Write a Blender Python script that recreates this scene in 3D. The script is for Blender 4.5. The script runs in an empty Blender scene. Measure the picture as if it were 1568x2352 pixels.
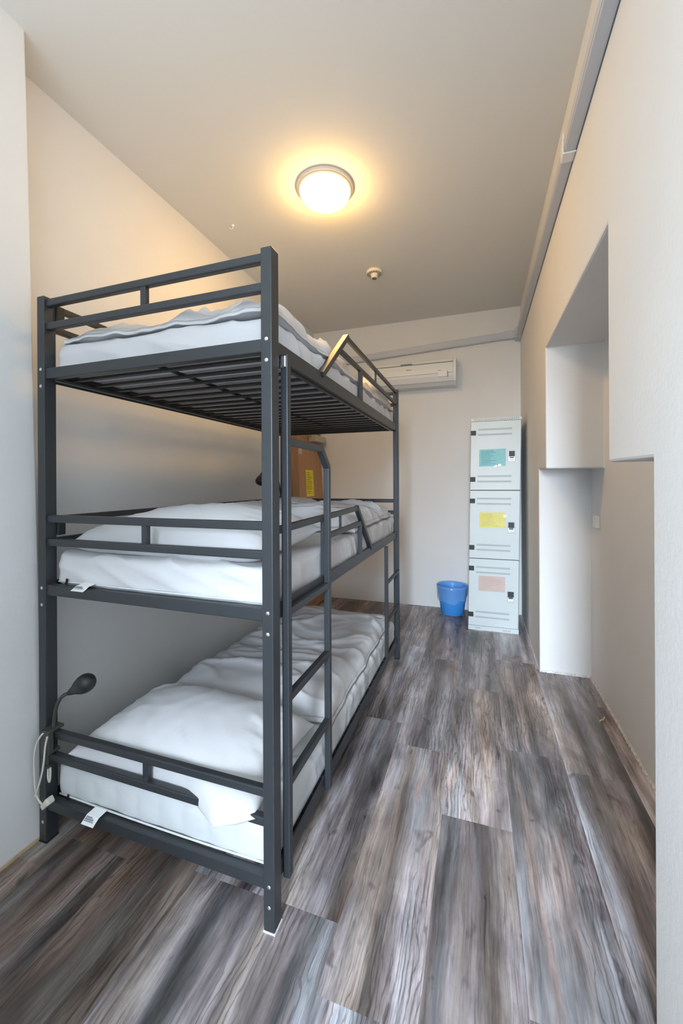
import bpy, bmesh, math, random
from mathutils import Vector, Matrix, noise
random.seed(7)
SC = bpy.context.scene
COL = SC.collection
PI = math.pi

# ------------------------------------------------------------------ materials
def new_mat(name):
    m = bpy.data.materials.new(name); m.use_nodes = True
    nt = m.node_tree
    return m, nt, nt.nodes['Principled BSDF']

def N(nt, t, **kw):
    n = nt.nodes.new(t)
    for k, v in kw.items():
        if k in n.inputs: n.inputs[k].default_value = v
        else: setattr(n, k, v)
    return n

def simple(name, col, rough=.5, metal=0., bump=0., bscale=200., spec=.5, var=0., vscale=6.):
    m, nt, b = new_mat(name)
    b.inputs['Base Color'].default_value = (*col, 1)
    b.inputs['Roughness'].default_value = rough
    b.inputs['Metallic'].default_value = metal
    b.inputs['Specular IOR Level'].default_value = spec
    tc = N(nt, 'ShaderNodeTexCoord')
    if bump:
        n = N(nt, 'ShaderNodeTexNoise', Scale=bscale, Detail=3.)
        nt.links.new(tc.outputs['Object'], n.inputs['Vector'])
        bp = N(nt, 'ShaderNodeBump', Strength=bump, Distance=.01)
        nt.links.new(n.outputs['Fac'], bp.inputs['Height'])
        nt.links.new(bp.outputs['Normal'], b.inputs['Normal'])
    if var:
        n = N(nt, 'ShaderNodeTexNoise', Scale=vscale, Detail=4.)
        nt.links.new(tc.outputs['Object'], n.inputs['Vector'])
        r = N(nt, 'ShaderNodeValToRGB')
        r.color_ramp.elements[0].position = .3; r.color_ramp.elements[1].position = .7
        r.color_ramp.elements[0].color = (*[c*(1-var) for c in col], 1)
        r.color_ramp.elements[1].color = (*[min(1, c*(1+var)) for c in col], 1)
        nt.links.new(n.outputs['Fac'], r.inputs['Fac'])
        nt.links.new(r.outputs['Color'], b.inputs['Base Color'])
    return m

M = {}
M['wall'] = simple('wall_paint', (.73, .725, .715), .85, bump=.06, bscale=60, var=.015, vscale=3, spec=.2)
M['ceiling'] = simple('ceiling_paint', (.73, .725, .70), .9, bump=.04, bscale=50, spec=.15)
M['steel'] = simple('charcoal_powder_coat', (.028, .032, .037), .38, bump=.02, bscale=500, spec=.55)
M['slat'] = simple('slat_black_coat', (.02, .021, .023), .45, spec=.4)
M['bolt'] = simple('zinc_bolt', (.75, .76, .78), .3, metal=1.)
M['fabric'] = simple('white_cotton', (.62, .62, .64), .95, bump=.05, bscale=350, spec=.1)
M['ticking'] = simple('mattress_ticking', (.62, .645, .66), .9, bump=.08, bscale=300, spec=.15)
M['tagm'] = simple('label_white', (.80, .81, .82), .7)
M['print'] = simple('label_print', (.25, .27, .30), .8)
M['black'] = simple('black_plastic', (.02, .021, .022), .42, spec=.4)
M['darkclamp'] = simple('clamp_grey', (.06, .06, .055), .5)
M['cable'] = simple('cable_cream', (.62, .60, .52), .5)
M['locker'] = simple('locker_enamel', (.62, .68, .69), .38, spec=.4, var=.02, vscale=4)
M['gap'] = simple('gap_dark', (.06, .075, .08), .7)
M['slot'] = simple('slot_grey', (.20, .235, .245), .8)
M['hinge'] = simple('hinge_black', (.012, .020, .022), .55)
M['chrome'] = simple('lock_plate', (.62, .64, .64), .3, metal=.6)
M['lockscreen'] = simple('lock_keypad', (.014, .020, .024), .5)
M['bin'] = simple('bin_blue', (.06, .32, .80), .4, spec=.4)
M['ac'] = simple('ac_plastic', (.72, .74, .74), .4, spec=.4)
M['acgap'] = simple('ac_gap', (.16, .24, .23), .6)
M['acflap'] = simple('ac_flap', (.66, .68, .69), .4)
M['trunk'] = simple('trunking_pvc', (.52, .545, .60), .4, spec=.4)
M['line'] = simple('joint_and_shade', (.09, .09, .09), .9)
M['cream'] = simple('detector_cream', (.80, .74, .60), .5)
M['detgrille'] = simple('detector_grille', (.20, .16, .11), .7)
M['plate'] = simple('lamp_plate', (.62, .58, .56), .6)
M['switch'] = simple('socket_white', (.88, .88, .86), .45)
M['closer'] = simple('door_closer_grey', (.42, .39, .34), .5)
M['ink'] = simple('ink_dark', (.08, .09, .06), .9)
M['caulk'] = simple('caulk_offwhite', (.60, .60, .58), .9, var=.25, vscale=60)
M['edgewood'] = simple('edge_strip', (.50, .36, .21), .8, var=.2, vscale=20)
M['chip'] = simple('wood_chip', (.75, .62, .30), .7)
M['frame'] = simple('window_white', (.8, .8, .8), .5)

def paper(name, col):
    return simple(name, col, .6, var=.04, vscale=15, spec=.3)
M['blue_paper'] = paper('blue_paper', (.30, .62, .66))
M['yellow_paper'] = paper('yellow_paper', (.80, .74, .25))
M['pink_paper'] = paper('pink_paper', (.62, .49, .45))
M['door_notice'] = paper('notice_yellow', (.85, .72, .04))
M['blue_ink'] = simple('blue_ink', (.12, .36, .42), .9)
M['yellow_ink'] = simple('yellow_ink', (.62, .56, .16), .9)
M['pink_ink'] = simple('pink_ink', (.60, .46, .42), .9)
M['tape'] = simple('tape_gloss', (.9, .93, .93), .15)

def glow(name, col, s):
    m, nt, b = new_mat(name)
    b.inputs['Base Color'].default_value = (.9, .85, .75, 1)
    b.inputs['Roughness'].default_value = .3
    b.inputs['Emission Color'].default_value = (*col, 1)
    b.inputs['Emission Strength'].default_value = s
    return m
LAMP_COL = (1.0, .59, .19)
M['glow'] = glow('opal_glass_lit', LAMP_COL, 76.)
M['glow_rim'] = glow('opal_rim', (1.0, .62, .12), 1.0)

def liner_mat():
    m, nt, b = new_mat('bin_liner_film')
    b.inputs['Base Color'].default_value = (.35, .62, .95, 1)
    b.inputs['Roughness'].default_value = .18
    b.inputs['Alpha'].default_value = .30
    return m
M['liner'] = liner_mat()

def wood_mat(name, c1, c2, sx=60., axis=2):
    m, nt, b = new_mat(name)
    tc = N(nt, 'ShaderNodeTexCoord'); mp = N(nt, 'ShaderNodeMapping')
    sc = [sx, sx, sx]; sc[axis] = sx/18
    mp.inputs['Scale'].default_value = sc
    n = N(nt, 'ShaderNodeTexNoise', Scale=1., Detail=5., Distortion=.6)
    r = N(nt, 'ShaderNodeValToRGB')
    r.color_ramp.elements[0].position = .3; r.color_ramp.elements[1].position = .7
    r.color_ramp.elements[0].color = (*c1, 1); r.color_ramp.elements[1].color = (*c2, 1)
    L = nt.links.new
    L(tc.outputs['Object'], mp.inputs['Vector']); L(mp.outputs['Vector'], n.inputs['Vector'])
    L(n.outputs['Fac'], r.inputs['Fac']); L(r.outputs['Color'], b.inputs['Base Color'])
    b.inputs['Roughness'].default_value = .45
    return m
M['door'] = wood_mat('door_veneer', (.36, .19, .085), (.44, .245, .12))
M['doorframe'] = wood_mat('door_frame_wood', (.25, .12, .05), (.33, .17, .075))

def floor_mat():
    m, nt, b = new_mat('vinyl_planks'); L = nt.links.new
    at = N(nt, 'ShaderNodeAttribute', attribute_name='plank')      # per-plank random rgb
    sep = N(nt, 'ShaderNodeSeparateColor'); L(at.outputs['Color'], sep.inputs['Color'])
    tc = N(nt, 'ShaderNodeTexCoord')
    offs = N(nt, 'ShaderNodeVectorMath', operation='SCALE'); offs.inputs['Scale'].default_value = 37.
    L(at.outputs['Vector'], offs.inputs[0])
    co = N(nt, 'ShaderNodeVectorMath', operation='ADD')
    L(tc.outputs['Object'], co.inputs[0]); L(offs.outputs[0], co.inputs[1])
    def noise_at(sx, sy, detail, dist, rough=.55):
        mp = N(nt, 'ShaderNodeMapping'); mp.inputs['Scale'].default_value = (sx, sy, 1)
        L(co.outputs[0], mp.inputs['Vector'])
        n = N(nt, 'ShaderNodeTexNoise', Scale=1., Detail=detail, Distortion=dist, Roughness=rough)
        L(mp.outputs['Vector'], n.inputs['Vector']); return n.outputs['Fac']
    def ramp(fac, stops):
        r = N(nt, 'ShaderNodeValToRGB'); e = r.color_ramp.elements
        while len(e) < len(stops): e.new(.5)
        for el, (p, c) in zip(e, stops): el.position = p; el.color = (*c, 1)
        L(fac, r.inputs['Fac']); return r.outputs['Color']
    def mix(a, bb, fac, mode='MIX'):
        x = N(nt, 'ShaderNodeMix', data_type='RGBA', blend_type=mode)
        if isinstance(fac, float): x.inputs[0].default_value = fac
        else: L(fac, x.inputs[0])
        L(a, x.inputs[6])
        if isinstance(bb, tuple): x.inputs[7].default_value = (*bb, 1)
        else: L(bb, x.inputs[7])
        return x.outputs[2]
    # let the figure wander sideways along the board
    wn = N(nt, 'ShaderNodeTexNoise', Scale=1., Detail=3.); wm_ = N(nt, 'ShaderNodeMapping'); wm_.inputs['Scale'].default_value = (7, 4.2, 1)
    L(co.outputs[0], wm_.inputs['Vector']); L(wm_.outputs['Vector'], wn.inputs['Vector'])
    wsub = N(nt, 'ShaderNodeVectorMath', operation='SUBTRACT'); wsub.inputs[1].default_value = (.5, .5, .5); L(wn.outputs['Color'], wsub.inputs[0])
    wmul = N(nt, 'ShaderNodeVectorMath', operation='MULTIPLY'); wmul.inputs[1].default_value = (.024, .06, 0); L(wsub.outputs[0], wmul.inputs[0])
    co2 = N(nt, 'ShaderNodeVectorMath', operation='ADD'); L(co.outputs[0], co2.inputs[0]); L(wmul.outputs[0], co2.inputs[1])
    co = co2
    # broad lengthwise strips of differing stain
    broad = noise_at(8.5, .95, 7., .3, .62)
    c = ramp(broad, [(.30, (.042, .040, .039)), (.41, (.110, .103, .100)), (.50, (.195, .184, .182)),
                     (.58, (.300, .288, .288)), (.70, (.50, .50, .51))])
    tint = noise_at(7., .8, 3., .4)
    c = mix(c, ramp(tint, [(.30, (1.18, .97, .84)), (.42, (1.05, 1.0, .95)), (.50, (1.03, .97, 1.02)), (.60, (.90, 1.0, 1.08)), (.70, (1.12, .98, .93))]), 1., 'MULTIPLY')
    # cloudy blotches
    bl = noise_at(6., 3., 6., .4, .65)
    c = mix(c, ramp(bl, [(.33, (.62, .61, .62)), (.5, (1., 1., 1.)), (.68, (1.28, 1.28, 1.30))]), .8, 'MULTIPLY')
    # fine pores and grain
    g = noise_at(120., 4.2, 6., .8, .70)
    gm = N(nt, 'ShaderNodeSeparateColor'); L(ramp(noise_at(6., 1.6, 3., .2), [(.38, (.30, .30, .30)), (.62, (1., 1., 1.))]), gm.inputs['Color'])
    gc = ramp(g, [(.36, (.44, .42, .42)), (.49, (.96, .96, .96)), (.66, (1.28, 1.28, 1.29))])
    c = mix(c, gc, gm.outputs['Red'], 'MULTIPLY')
    # cathedral figure in places
    wv = N(nt, 'ShaderNodeTexWave', wave_type='BANDS', bands_direction='X', Scale=11., Distortion=12.)
    wv.inputs['Detail'].default_value = 4.; wv.inputs['Detail Scale'].default_value = 1.1
    mp = N(nt, 'ShaderNodeMapping'); mp.inputs['Scale'].default_value = (1.7, .42, 1)
    L(co.outputs[0], mp.inputs['Vector']); L(mp.outputs['Vector'], wv.inputs['Vector'])
    wc = ramp(wv.outputs['Fac'], [(.0, (.50, .48, .48)), (.20, (1., 1., 1.)), (1., (1.06, 1.06, 1.06))])
    wm = ramp(noise_at(4., .9, 3., 0.), [(.50, (0, 0, 0)), (.57, (.9, .9, .9))])
    s2 = N(nt, 'ShaderNodeSeparateColor'); L(wm, s2.inputs['Color'])
    c = mix(c, mix(c, wc, 1., 'MULTIPLY'), s2.outputs['Red'])
    # dark smears and compact knots
    kc = ramp(noise_at(7., 2.4, 4., .8), [(.60, (1, 1, 1)), (.70, (.60, .58, .58)), (.80, (.36, .35, .35))])
    c = mix(c, kc, .9, 'MULTIPLY')
    kc = ramp(noise_at(15., 9., 2., .6), [(.66, (1, 1, 1)), (.74, (.55, .53, .52)), (.84, (.25, .24, .24))])
    c = mix(c, kc, .95, 'MULTIPLY')
    # thin dark splits
    cc = ramp(noise_at(34., .9, 3., .3), [(.245, (.20, .19, .19)), (.28, (1, 1, 1))])
    c = mix(c, cc, .9, 'MULTIPLY')
    # per-plank brightness
    pr = ramp(sep.outputs['Red'], [(0., (.98, .96, .97)), (1., (1.62, 1.62, 1.65))])
    c = mix(c, pr, 1., 'MULTIPLY')
    # brown boards (green channel marks how brown a board is)
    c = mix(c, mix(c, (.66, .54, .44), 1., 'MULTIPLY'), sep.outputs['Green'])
    L(c, b.inputs['Base Color'])
    rr = N(nt, 'ShaderNodeMapRange'); rr.inputs['To Min'].default_value = .26; rr.inputs['To Max'].default_value = .44
    L(g, rr.inputs['Value']); L(rr.outputs['Result'], b.inputs['Roughness'])
    bp = N(nt, 'ShaderNodeBump', Strength=.12, Distance=.004)
    L(g, bp.inputs['Height']); L(bp.outputs['Normal'], b.inputs['Normal'])
    b.inputs['Specular IOR Level'].default_value = .45
    return m
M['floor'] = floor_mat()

# ------------------------------------------------------------------ object helpers
OFF = {}
def thing(name, label, cat, loc=(0, 0, 0), group=None):
    o = bpy.data.objects.new(name, None); COL.objects.link(o)
    o.location = loc; o['label'] = label; o['category'] = cat
    o.empty_display_size = .1
    if group: o['group'] = group
    OFF[o.name] = Vector(loc)
    return o

def obj(name, bm, mat, parent=None, smooth=False, bevel=0., loc=None, label=None, cat=None, group=None, kind=None):
    """link bm (world coordinates) as one mesh object; children are stored relative to their thing's base"""
    if parent is not None: off = OFF[parent.name]
    else: off = Vector(loc) if loc is not None else Vector((0, 0, 0))
    for v in bm.verts: v.co -= off
    bmesh.ops.recalc_face_normals(bm, faces=bm.faces)
    me = bpy.data.meshes.new(name); bm.to_mesh(me); bm.free()
    if smooth:
        for p in me.polygons: p.use_smooth = True
    for m in (mat if isinstance(mat, (list, tuple)) else [mat]): me.materials.append(m)
    o = bpy.data.objects.new(name, me); COL.objects.link(o)
    if parent is not None: o.parent = parent
    else: o.location = off
    OFF[o.name] = off
    if bevel:
        md = o.modifiers.new('bevel', 'BEVEL'); md.width = bevel; md.segments = 2; md.limit_method = 'ANGLE'
        md.angle_limit = math.radians(40)
    if label: o['label'] = label
    if cat: o['category'] = cat
    if group: o['group'] = group
    if kind: o['kind'] = kind
    return o

def B(): return bmesh.new()

def box(bm, x0, x1, y0, y1, z0, z1):
    vs = [bm.verts.new((x, y, z)) for x in (x0, x1) for y in (y0, y1) for z in (z0, z1)]
    for f in ((0, 1, 3, 2), (4, 6, 7, 5), (0, 4, 5, 1), (2, 3, 7, 6), (0, 2, 6, 4), (1, 5, 7, 3)):
        bm.faces.new([vs[i] for i in f])
    return vs

def bar(bm, p, q, w, h, side=(1, 0, 0)):
    """square tube from p to q; w across `side`, h across the third axis"""
    p, q = Vector(p), Vector(q); d = (q-p).normalized()
    s = Vector(side); s = (s - d*s.dot(d)).normalized(); t = d.cross(s)
    vs = [bm.verts.new(c + s*a*w/2 + t*b_*h/2) for c in (p, q) for a in (-1, 1) for b_ in (-1, 1)]
    for f in ((0, 1, 3, 2), (4, 6, 7, 5), (0, 4, 5, 1), (2, 3, 7, 6), (0, 2, 6, 4), (1, 5, 7, 3)):
        bm.faces.new([vs[i] for i in f])

def quad(bm, *pts):
    return bm.faces.new([bm.verts.new(p) for p in pts])

def smooth_path(pts, n=8):
    P = [Vector(p) for p in pts]; P = [2*P[0]-P[1]] + P + [2*P[-1]-P[-2]]
    out = []
    for i in range(1, len(P)-2):
        a, b_, c, d = P[i-1:i+3]
        for k in range(n):
            t = k/n
            out.append(.5*((2*b_) + (c-a)*t + (2*a-5*b_+4*c-d)*t*t + (3*b_-a-3*c+d)*t**3))
    out.append(P[-2]); return out

def tube(bm, pts, r, seg=10, n=8, rfun=None):
    path = smooth_path(pts, n) if n else [Vector(p) for p in pts]
    rings = []; up = Vector((0, .31, 1)).normalized()
    for i, p in enumerate(path):
        d = (path[min(i+1, len(path)-1)] - path[max(i-1, 0)]).normalized()
        s = d.cross(up)
        if s.length < .05: s = d.cross(Vector((1, .2, 0)))
        s.normalize(); t = s.cross(d); up = t
        rr = rfun(i/(len(path)-1)) if rfun else r
        rings.append([bm.verts.new(p + (s*math.cos(a) + t*math.sin(a))*rr) for a in [2*PI*k/seg for k in range(seg)]])
    for A, C in zip(rings, rings[1:]):
        for k in range(seg): bm.faces.new((A[k], A[(k+1) % seg], C[(k+1) % seg], C[k]))
    bm.faces.new(rings[0][::-1]); bm.faces.new(rings[-1])

def lathe(bm, prof, cx, cy, seg=48, wob=None, axis='z'):
    rings = []
    for i, (r, z) in enumerate(prof):
        ring = []
        for k in range(seg):
            a = 2*PI*k/seg; rr, zz = (r, z) if not wob else wob(i, a, r, z)
            ring.append(bm.verts.new((cx+rr*math.cos(a), cy+rr*math.sin(a), zz)))
        rings.append(ring)
    for A, C in zip(rings, rings[1:]):
        for k in range(seg): bm.faces.new((A[k], A[(k+1) % seg], C[(k+1) % seg], C[k]))
    return rings

def fbm(x, y, z=0., oct=3):
    s, a, f = 0., 1., 1.
    for _ in range(oct):
        s += a*noise.noise(Vector((x*f, y*f, z+f*3.1))); a *= .5; f *= 2.03
    return s
def ridge(x, y, z=0.):
    """sharp-topped folds in 0..1"""
    v = 1-abs(noise.noise(Vector((x, y, z))))*2
    return max(0., v)
def sm(a, b_, t):
    t = max(0., min(1., (t-a)/(b_-a))); return t*t*(3-2*t)

# ------------------------------------------------------------------ room dimensions (metres)
H = 1.34                       # eye height
RX = .40                       # right wall plane
BY = 4.395                     # back wall
FY = -1.90                     # wall behind the camera
CZ = 3.10
NX = .72                       # back of the niche
def lwx(z): return -1.69 - .15*z/CZ        # recess wall, leaning out slightly
def nwx(z): return -1.572 - .088*z/CZ      # near left wall
NE = 1.082                                 # where the near left wall ends

# floor: planks .262 wide running away from the window
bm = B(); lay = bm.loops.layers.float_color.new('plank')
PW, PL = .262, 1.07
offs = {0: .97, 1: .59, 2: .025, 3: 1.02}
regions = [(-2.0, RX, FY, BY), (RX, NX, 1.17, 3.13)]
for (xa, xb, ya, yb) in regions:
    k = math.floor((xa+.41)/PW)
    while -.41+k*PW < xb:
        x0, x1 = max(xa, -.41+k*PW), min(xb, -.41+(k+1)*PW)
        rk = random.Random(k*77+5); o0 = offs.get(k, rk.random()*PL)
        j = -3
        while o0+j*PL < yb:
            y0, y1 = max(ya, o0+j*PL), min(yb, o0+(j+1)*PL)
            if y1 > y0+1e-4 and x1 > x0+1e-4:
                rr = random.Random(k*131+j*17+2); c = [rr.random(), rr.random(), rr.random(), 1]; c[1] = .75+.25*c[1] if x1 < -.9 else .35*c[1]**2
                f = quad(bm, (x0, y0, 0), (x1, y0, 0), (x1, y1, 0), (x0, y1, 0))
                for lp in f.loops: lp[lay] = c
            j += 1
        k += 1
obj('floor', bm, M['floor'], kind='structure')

bm = B(); quad(bm, (-2.1, FY, CZ), (NX, FY, CZ), (NX, BY, CZ), (-2.1, BY, CZ))
obj('ceiling', bm, M['ceiling'], kind='structure')
bm = B(); quad(bm, (-2.1, BY, 0), (RX+.02, BY, 0), (RX+.02, BY, CZ), (-2.1, BY, CZ))
obj('wall_back', bm, M['wall'], kind='structure')

# left: near face, its short return, and the recess the bunk stands in
bm = B()
a = [bm.verts.new((nwx(z), FY, z)) for z in (0, CZ)]
zs = [CZ*i/12 for i in range(13)]
e = [bm.verts.new((nwx(z)+.003*fbm(z*2.1, 1), NE, z)) for z in zs]
r = [bm.verts.new((lwx(z)-.03, NE+.02, z)) for z in zs]
bm.faces.new([a[0]] + e + [a[1]])
for i in range(12): bm.faces.new((e[i], r[i], r[i+1], e[i+1]))
obj('wall_left', bm, M['wall'], bevel=.006, kind='structure')
bm = B(); quad(bm, (lwx(0), NE, 0), (lwx(0), BY, 0), (lwx(CZ), BY, CZ), (lwx(CZ), NE, CZ))
obj('wall_recess', bm, M['wall'], kind='structure')

# right wall with the walled-up doorway niche (wide below, narrower above)
bm = B()
ZT, zl = 2.178, lambda y: 1.396 + (y-1.17)*.0145
ys = [FY, 1.17, 1.52, 2.805, 3.13, BY+.02]
V = {}
def vv(x, y, z):
    k = (round(x, 4), round(y, 4), round(z, 4))
    if k not in V: V[k] = bm.verts.new(k)
    return V[k]
def F(*p): bm.faces.new([vv(*q) for q in p])
for y0, y1, zz in ((ys[0], ys[1], None), (ys[4], ys[5], None)):
    F((RX, y0, 0), (RX, y1, 0), (RX, y1, zl(1.17) if y1 == 1.17 else zl(3.13)), (RX, y1, CZ), (RX, y0, CZ)) if y1 == 1.17 else \
    F((RX, y0, 0), (RX, y1, 0), (RX, y1, CZ), (RX, y0, CZ), (RX, y0, zl(3.13)))
F((RX, 1.17, zl(1.17)), (RX, 1.52, zl(1.52)), (RX, 1.52, ZT), (RX, 1.52, CZ), (RX, 1.17, CZ))
F((RX, 2.805, zl(2.805)), (RX, 3.13, zl(3.13)), (RX, 3.13, CZ), (RX, 2.805, CZ), (RX, 2.805, ZT))
F((RX, 1.52, ZT), (RX, 2.805, ZT), (RX, 2.805, CZ), (RX, 1.52, CZ))
# niche inside
F((RX, 1.17, 0), (NX, 1.17, 0), (NX, 1.17, zl(1.17)), (RX, 1.17, zl(1.17)))
F((RX, 3.13, 0), (NX, 3.13, 0), (NX, 3.13, zl(3.13)), (RX, 3.13, zl(3.13)))
F((RX, 1.17, zl(1.17)), (NX, 1.17, zl(1.17)), (NX, 1.52, zl(1.52)), (RX, 1.52, zl(1.52)))
F((RX, 2.805, zl(2.805)), (NX, 2.805, zl(2.805)), (NX, 3.13, zl(3.13)), (RX, 3.13, zl(3.13)))
F((RX, 1.52, zl(1.52)), (NX, 1.52, zl(1.52)), (NX, 1.52, ZT), (RX, 1.52, ZT))
F((RX, 2.805, zl(2.805)), (NX, 2.805, zl(2.805)), (NX, 2.805, ZT), (RX, 2.805, ZT))
F((RX, 1.52, ZT), (NX, 1.52, ZT), (NX, 2.805, ZT), (RX, 2.805, ZT))
F((NX, 1.17, 0), (NX, 3.13, 0), (NX, 3.13, zl(3.13)), (NX, 2.805, zl(2.805)), (NX, 2.805, ZT), (NX, 1.52, ZT), (NX, 1.52, zl(1.52)), (NX, 1.17, zl(1.17)))
obj('wall_right', bm, M['wall'], bevel=.009, kind='structure')

# wall behind the camera with the window that lights the room
WX0, WX1, WZ0, WZ1 = -.25, .37, .90, 2.45
bm = B()
for yy in (FY, FY-.50):
    for (xa, xb, za, zb) in ((-2.1, WX0, 0, CZ), (WX1, RX+.3, 0, CZ), (WX0, WX1, 0, WZ0), (WX0, WX1, WZ1, CZ)):
        quad(bm, (xa, yy, za), (xb, yy, za), (xb, yy, zb), (xa, yy, zb))
y0, y1 = FY-.50, FY
for p, q in (((WX0, WZ0), (WX1, WZ0)), ((WX1, WZ0), (WX1, WZ1)), ((WX1, WZ1), (WX0, WZ1)), ((WX0, WZ1), (WX0, WZ0))):
    quad(bm, (p[0], y0, p[1]), (q[0], y0, q[1]), (q[0], y1, q[1]), (p[0], y1, p[1]))
obj('wall_front', bm, M['wall'], kind='structure')
bm = B(); yw = FY-.46
for (xa, xb, za, zb) in ((WX0, WX0+.05, WZ0, WZ1), (WX1-.05, WX1, WZ0, WZ1), (WX0, WX1, WZ0, WZ0+.05), (WX0, WX1, WZ1-.05, WZ1)):
    box(bm, xa, xb, yw-.03, yw+.03, za, zb)
obj('window_1', bm, M['frame'], kind='structure')

# ragged caulk along the niche floor, cut edge under the near left wall
bm = B()
def ragged(bm, p, q, nrm, n, h, d, seed):
    p, q, nrm = Vector(p), Vector(q), Vector(nrm); rows = []
    for i in range(n+1):
        c = p.lerp(q, i/n); k = noise.noise(Vector((i*.37, seed, 0))); k2 = noise.noise(Vector((i*.9, seed+5, 0)))
        hh = h*(1+.5*k); dd = d*(1+.6*k2)
        rows.append([bm.verts.new(c + Vector((0, 0, hh)) + nrm*.001), bm.verts.new(c + Vector((0, 0, hh*.8)) + nrm*dd*.6), bm.verts.new(c + nrm*dd + Vector((0, 0, .001)))])
    for A, C in zip(rows, rows[1:]):
        for j in range(2): bm.faces.new((A[j], A[j+1], C[j+1], C[j]))
ragged(bm, (RX-.002, 3.13, 0), (NX, 3.13, 0), (0, -1, 0), 40, .014, .010, 1)
ragged(bm, (NX, 3.13, 0), (NX, 1.18, 0), (-1, 0, 0), 120, .011, .011, 2)
ragged(bm, (RX, BY-.02, 0), (RX, 3.14, 0), (-1, 0, 0), 80, .008, .006, 3)
obj('trim_1', bm, M['caulk'], kind='structure')
bm = B(); ragged(bm, (nwx(0), -.2, 0), (nwx(0), NE-.01, 0), (1, 0, 0), 80, .013, .004, 4)
obj('trim_2', bm, M['edgewood'], kind='structure')

# ------------------------------------------------------------------ door in the recess wall
DY0, DY1, DZ = 3.60, BY-.02, 1.93
bm = B(); XL = lambda z: lwx(z)+.012
def leanbox(bm, d0, d1, y0, y1, z0, z1):
    vs = box(bm, d0, d1, y0, y1, z0, z1)
    for v in vs: v.co.x += lwx(v.co.z)
leanbox(bm, -.01, .022, 3.73, DY1, .012, 1.90)
door = obj('door_1', bm, M['door'], loc=(lwx(0), 3.73, 0), kind='structure')
bm = B(); leanbox(bm, -.01, .035, 3.555, 3.70, 0, DZ+.07); leanbox(bm, -.01, .035, 3.70, DY1, 1.905, DZ+.07)
leanbox(bm, -.01, .012, 3.70, 3.73, 0, 1.905)
obj('door_frame', bm, M['doorframe'], door, bevel=.004)
bm = B()
leanbox(bm, .022, .032, 4.24, 4.275, .98, 1.10); leanbox(bm, .032, .075, 4.25, 4.268, 1.05, 1.066); leanbox(bm, .06, .078, 4.13, 4.268, 1.048, 1.068)
obj('door_handle', bm, M['chrome'], door, bevel=.003)
bm = B(); leanbox(bm, .022, .115, 4.02, 4.33, 1.785, 1.855)
cl = obj('door_closer', bm, M['closer'], door, bevel=.006)
bm = B(); leanbox(bm, .06, .075, 3.80, 4.05, 1.862, 1.874); leanbox(bm, .02, .07, 3.79, 3.82, 1.858, 1.90)
obj('closer_arm', bm, M['closer'], cl, bevel=.002)

def strokes(bm, org, ux, uz, w, h, rows, seed, nrm, lo=.35, hi=.95, th=.35, margin=.08, skip=()):
    """rows of thin printed lines on a sheet whose corner is org"""
    org, ux, uz, nrm = Vector(org), Vector(ux), Vector(uz), Vector(nrm); rr = random.Random(seed)
    for i in range(rows):
        if i in skip: continue
        z = h*(1-margin) - (i+.5)*h*(1-2*margin)/rows; t = h*(1-2*margin)/rows*th
        x = w*margin; end = w*(margin + (1-2*margin)*rr.uniform(lo, hi))
        while x < end:
            l = min(end-x, w*rr.uniform(.05, .16))
            c = org+nrm*.0006
            quad(bm, c+ux*x+uz*z, c+ux*(x+l)+uz*z, c+ux*(x+l)+uz*(z+t), c+ux*x+uz*(z+t)); x += l+w*.018

# yellow notice and pictogram sticker on the door
nx_ = lambda z: lwx(z)+.0235
bm = B(); quad(bm, (nx_(1.19), 3.905, 1.19), (nx_(1.19), 4.105, 1.19), (nx_(1.475), 4.105, 1.475), (nx_(1.475), 3.905, 1.475))
note = obj('paper_notice', bm, M['door_notice'], loc=(nx_(1.19), 3.905, 1.19),
           label='tall yellow paper notice taped to the brown wooden door', cat='notice')
bm = B(); lean = Vector((lwx(1)-lwx(0), 0, 1)).normalized()
strokes(bm, (nx_(1.19), 3.905, 1.19), (0, 1, 0), lean, .2, .285, 13, 3, (1, 0, 0), .5, .95, .28, skip=())
obj('lettering', bm, M['ink'], note)
bm = B(); sx = lambda z: lwx(z)+.0235
quad(bm, (sx(1.64), 3.755, 1.64), (sx(1.64), 3.835, 1.64), (sx(1.705), 3.835, 1.705), (sx(1.705), 3.755, 1.705))
stk = obj('sticker', bm, simple('sticker_pink_white', (.80, .70, .66), .5), loc=(sx(1.64), 3.755, 1.64),
          label='small white square pictogram sticker high on the brown door', cat='sticker')
bm = B()
for (ya, yb, za, zb) in ((3.763, 3.827, 1.693, 1.698), (3.763, 3.827, 1.647, 1.652), (3.763, 3.770, 1.652, 1.693), (3.820, 3.827, 1.652, 1.693)):
    quad(bm, (sx(za)+.001, ya, za), (sx(za)+.001, yb, za), (sx(zb)+.001, yb, zb), (sx(zb)+.001, ya, zb))
for k in range(20):
    a0, a1 = 2*PI*k/20, 2*PI*(k+1)/20
    p = [(3.795+.016*rr*math.cos(a), 1.672+.014*rr*math.sin(a)) for rr, a in ((1, a0), (1, a1), (.6, a1), (.6, a0))]
    quad(bm, *[(sx(z)+.001, y, z) for y, z in p])
obj('pictogram', bm, M['doorframe'], stk)

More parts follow.
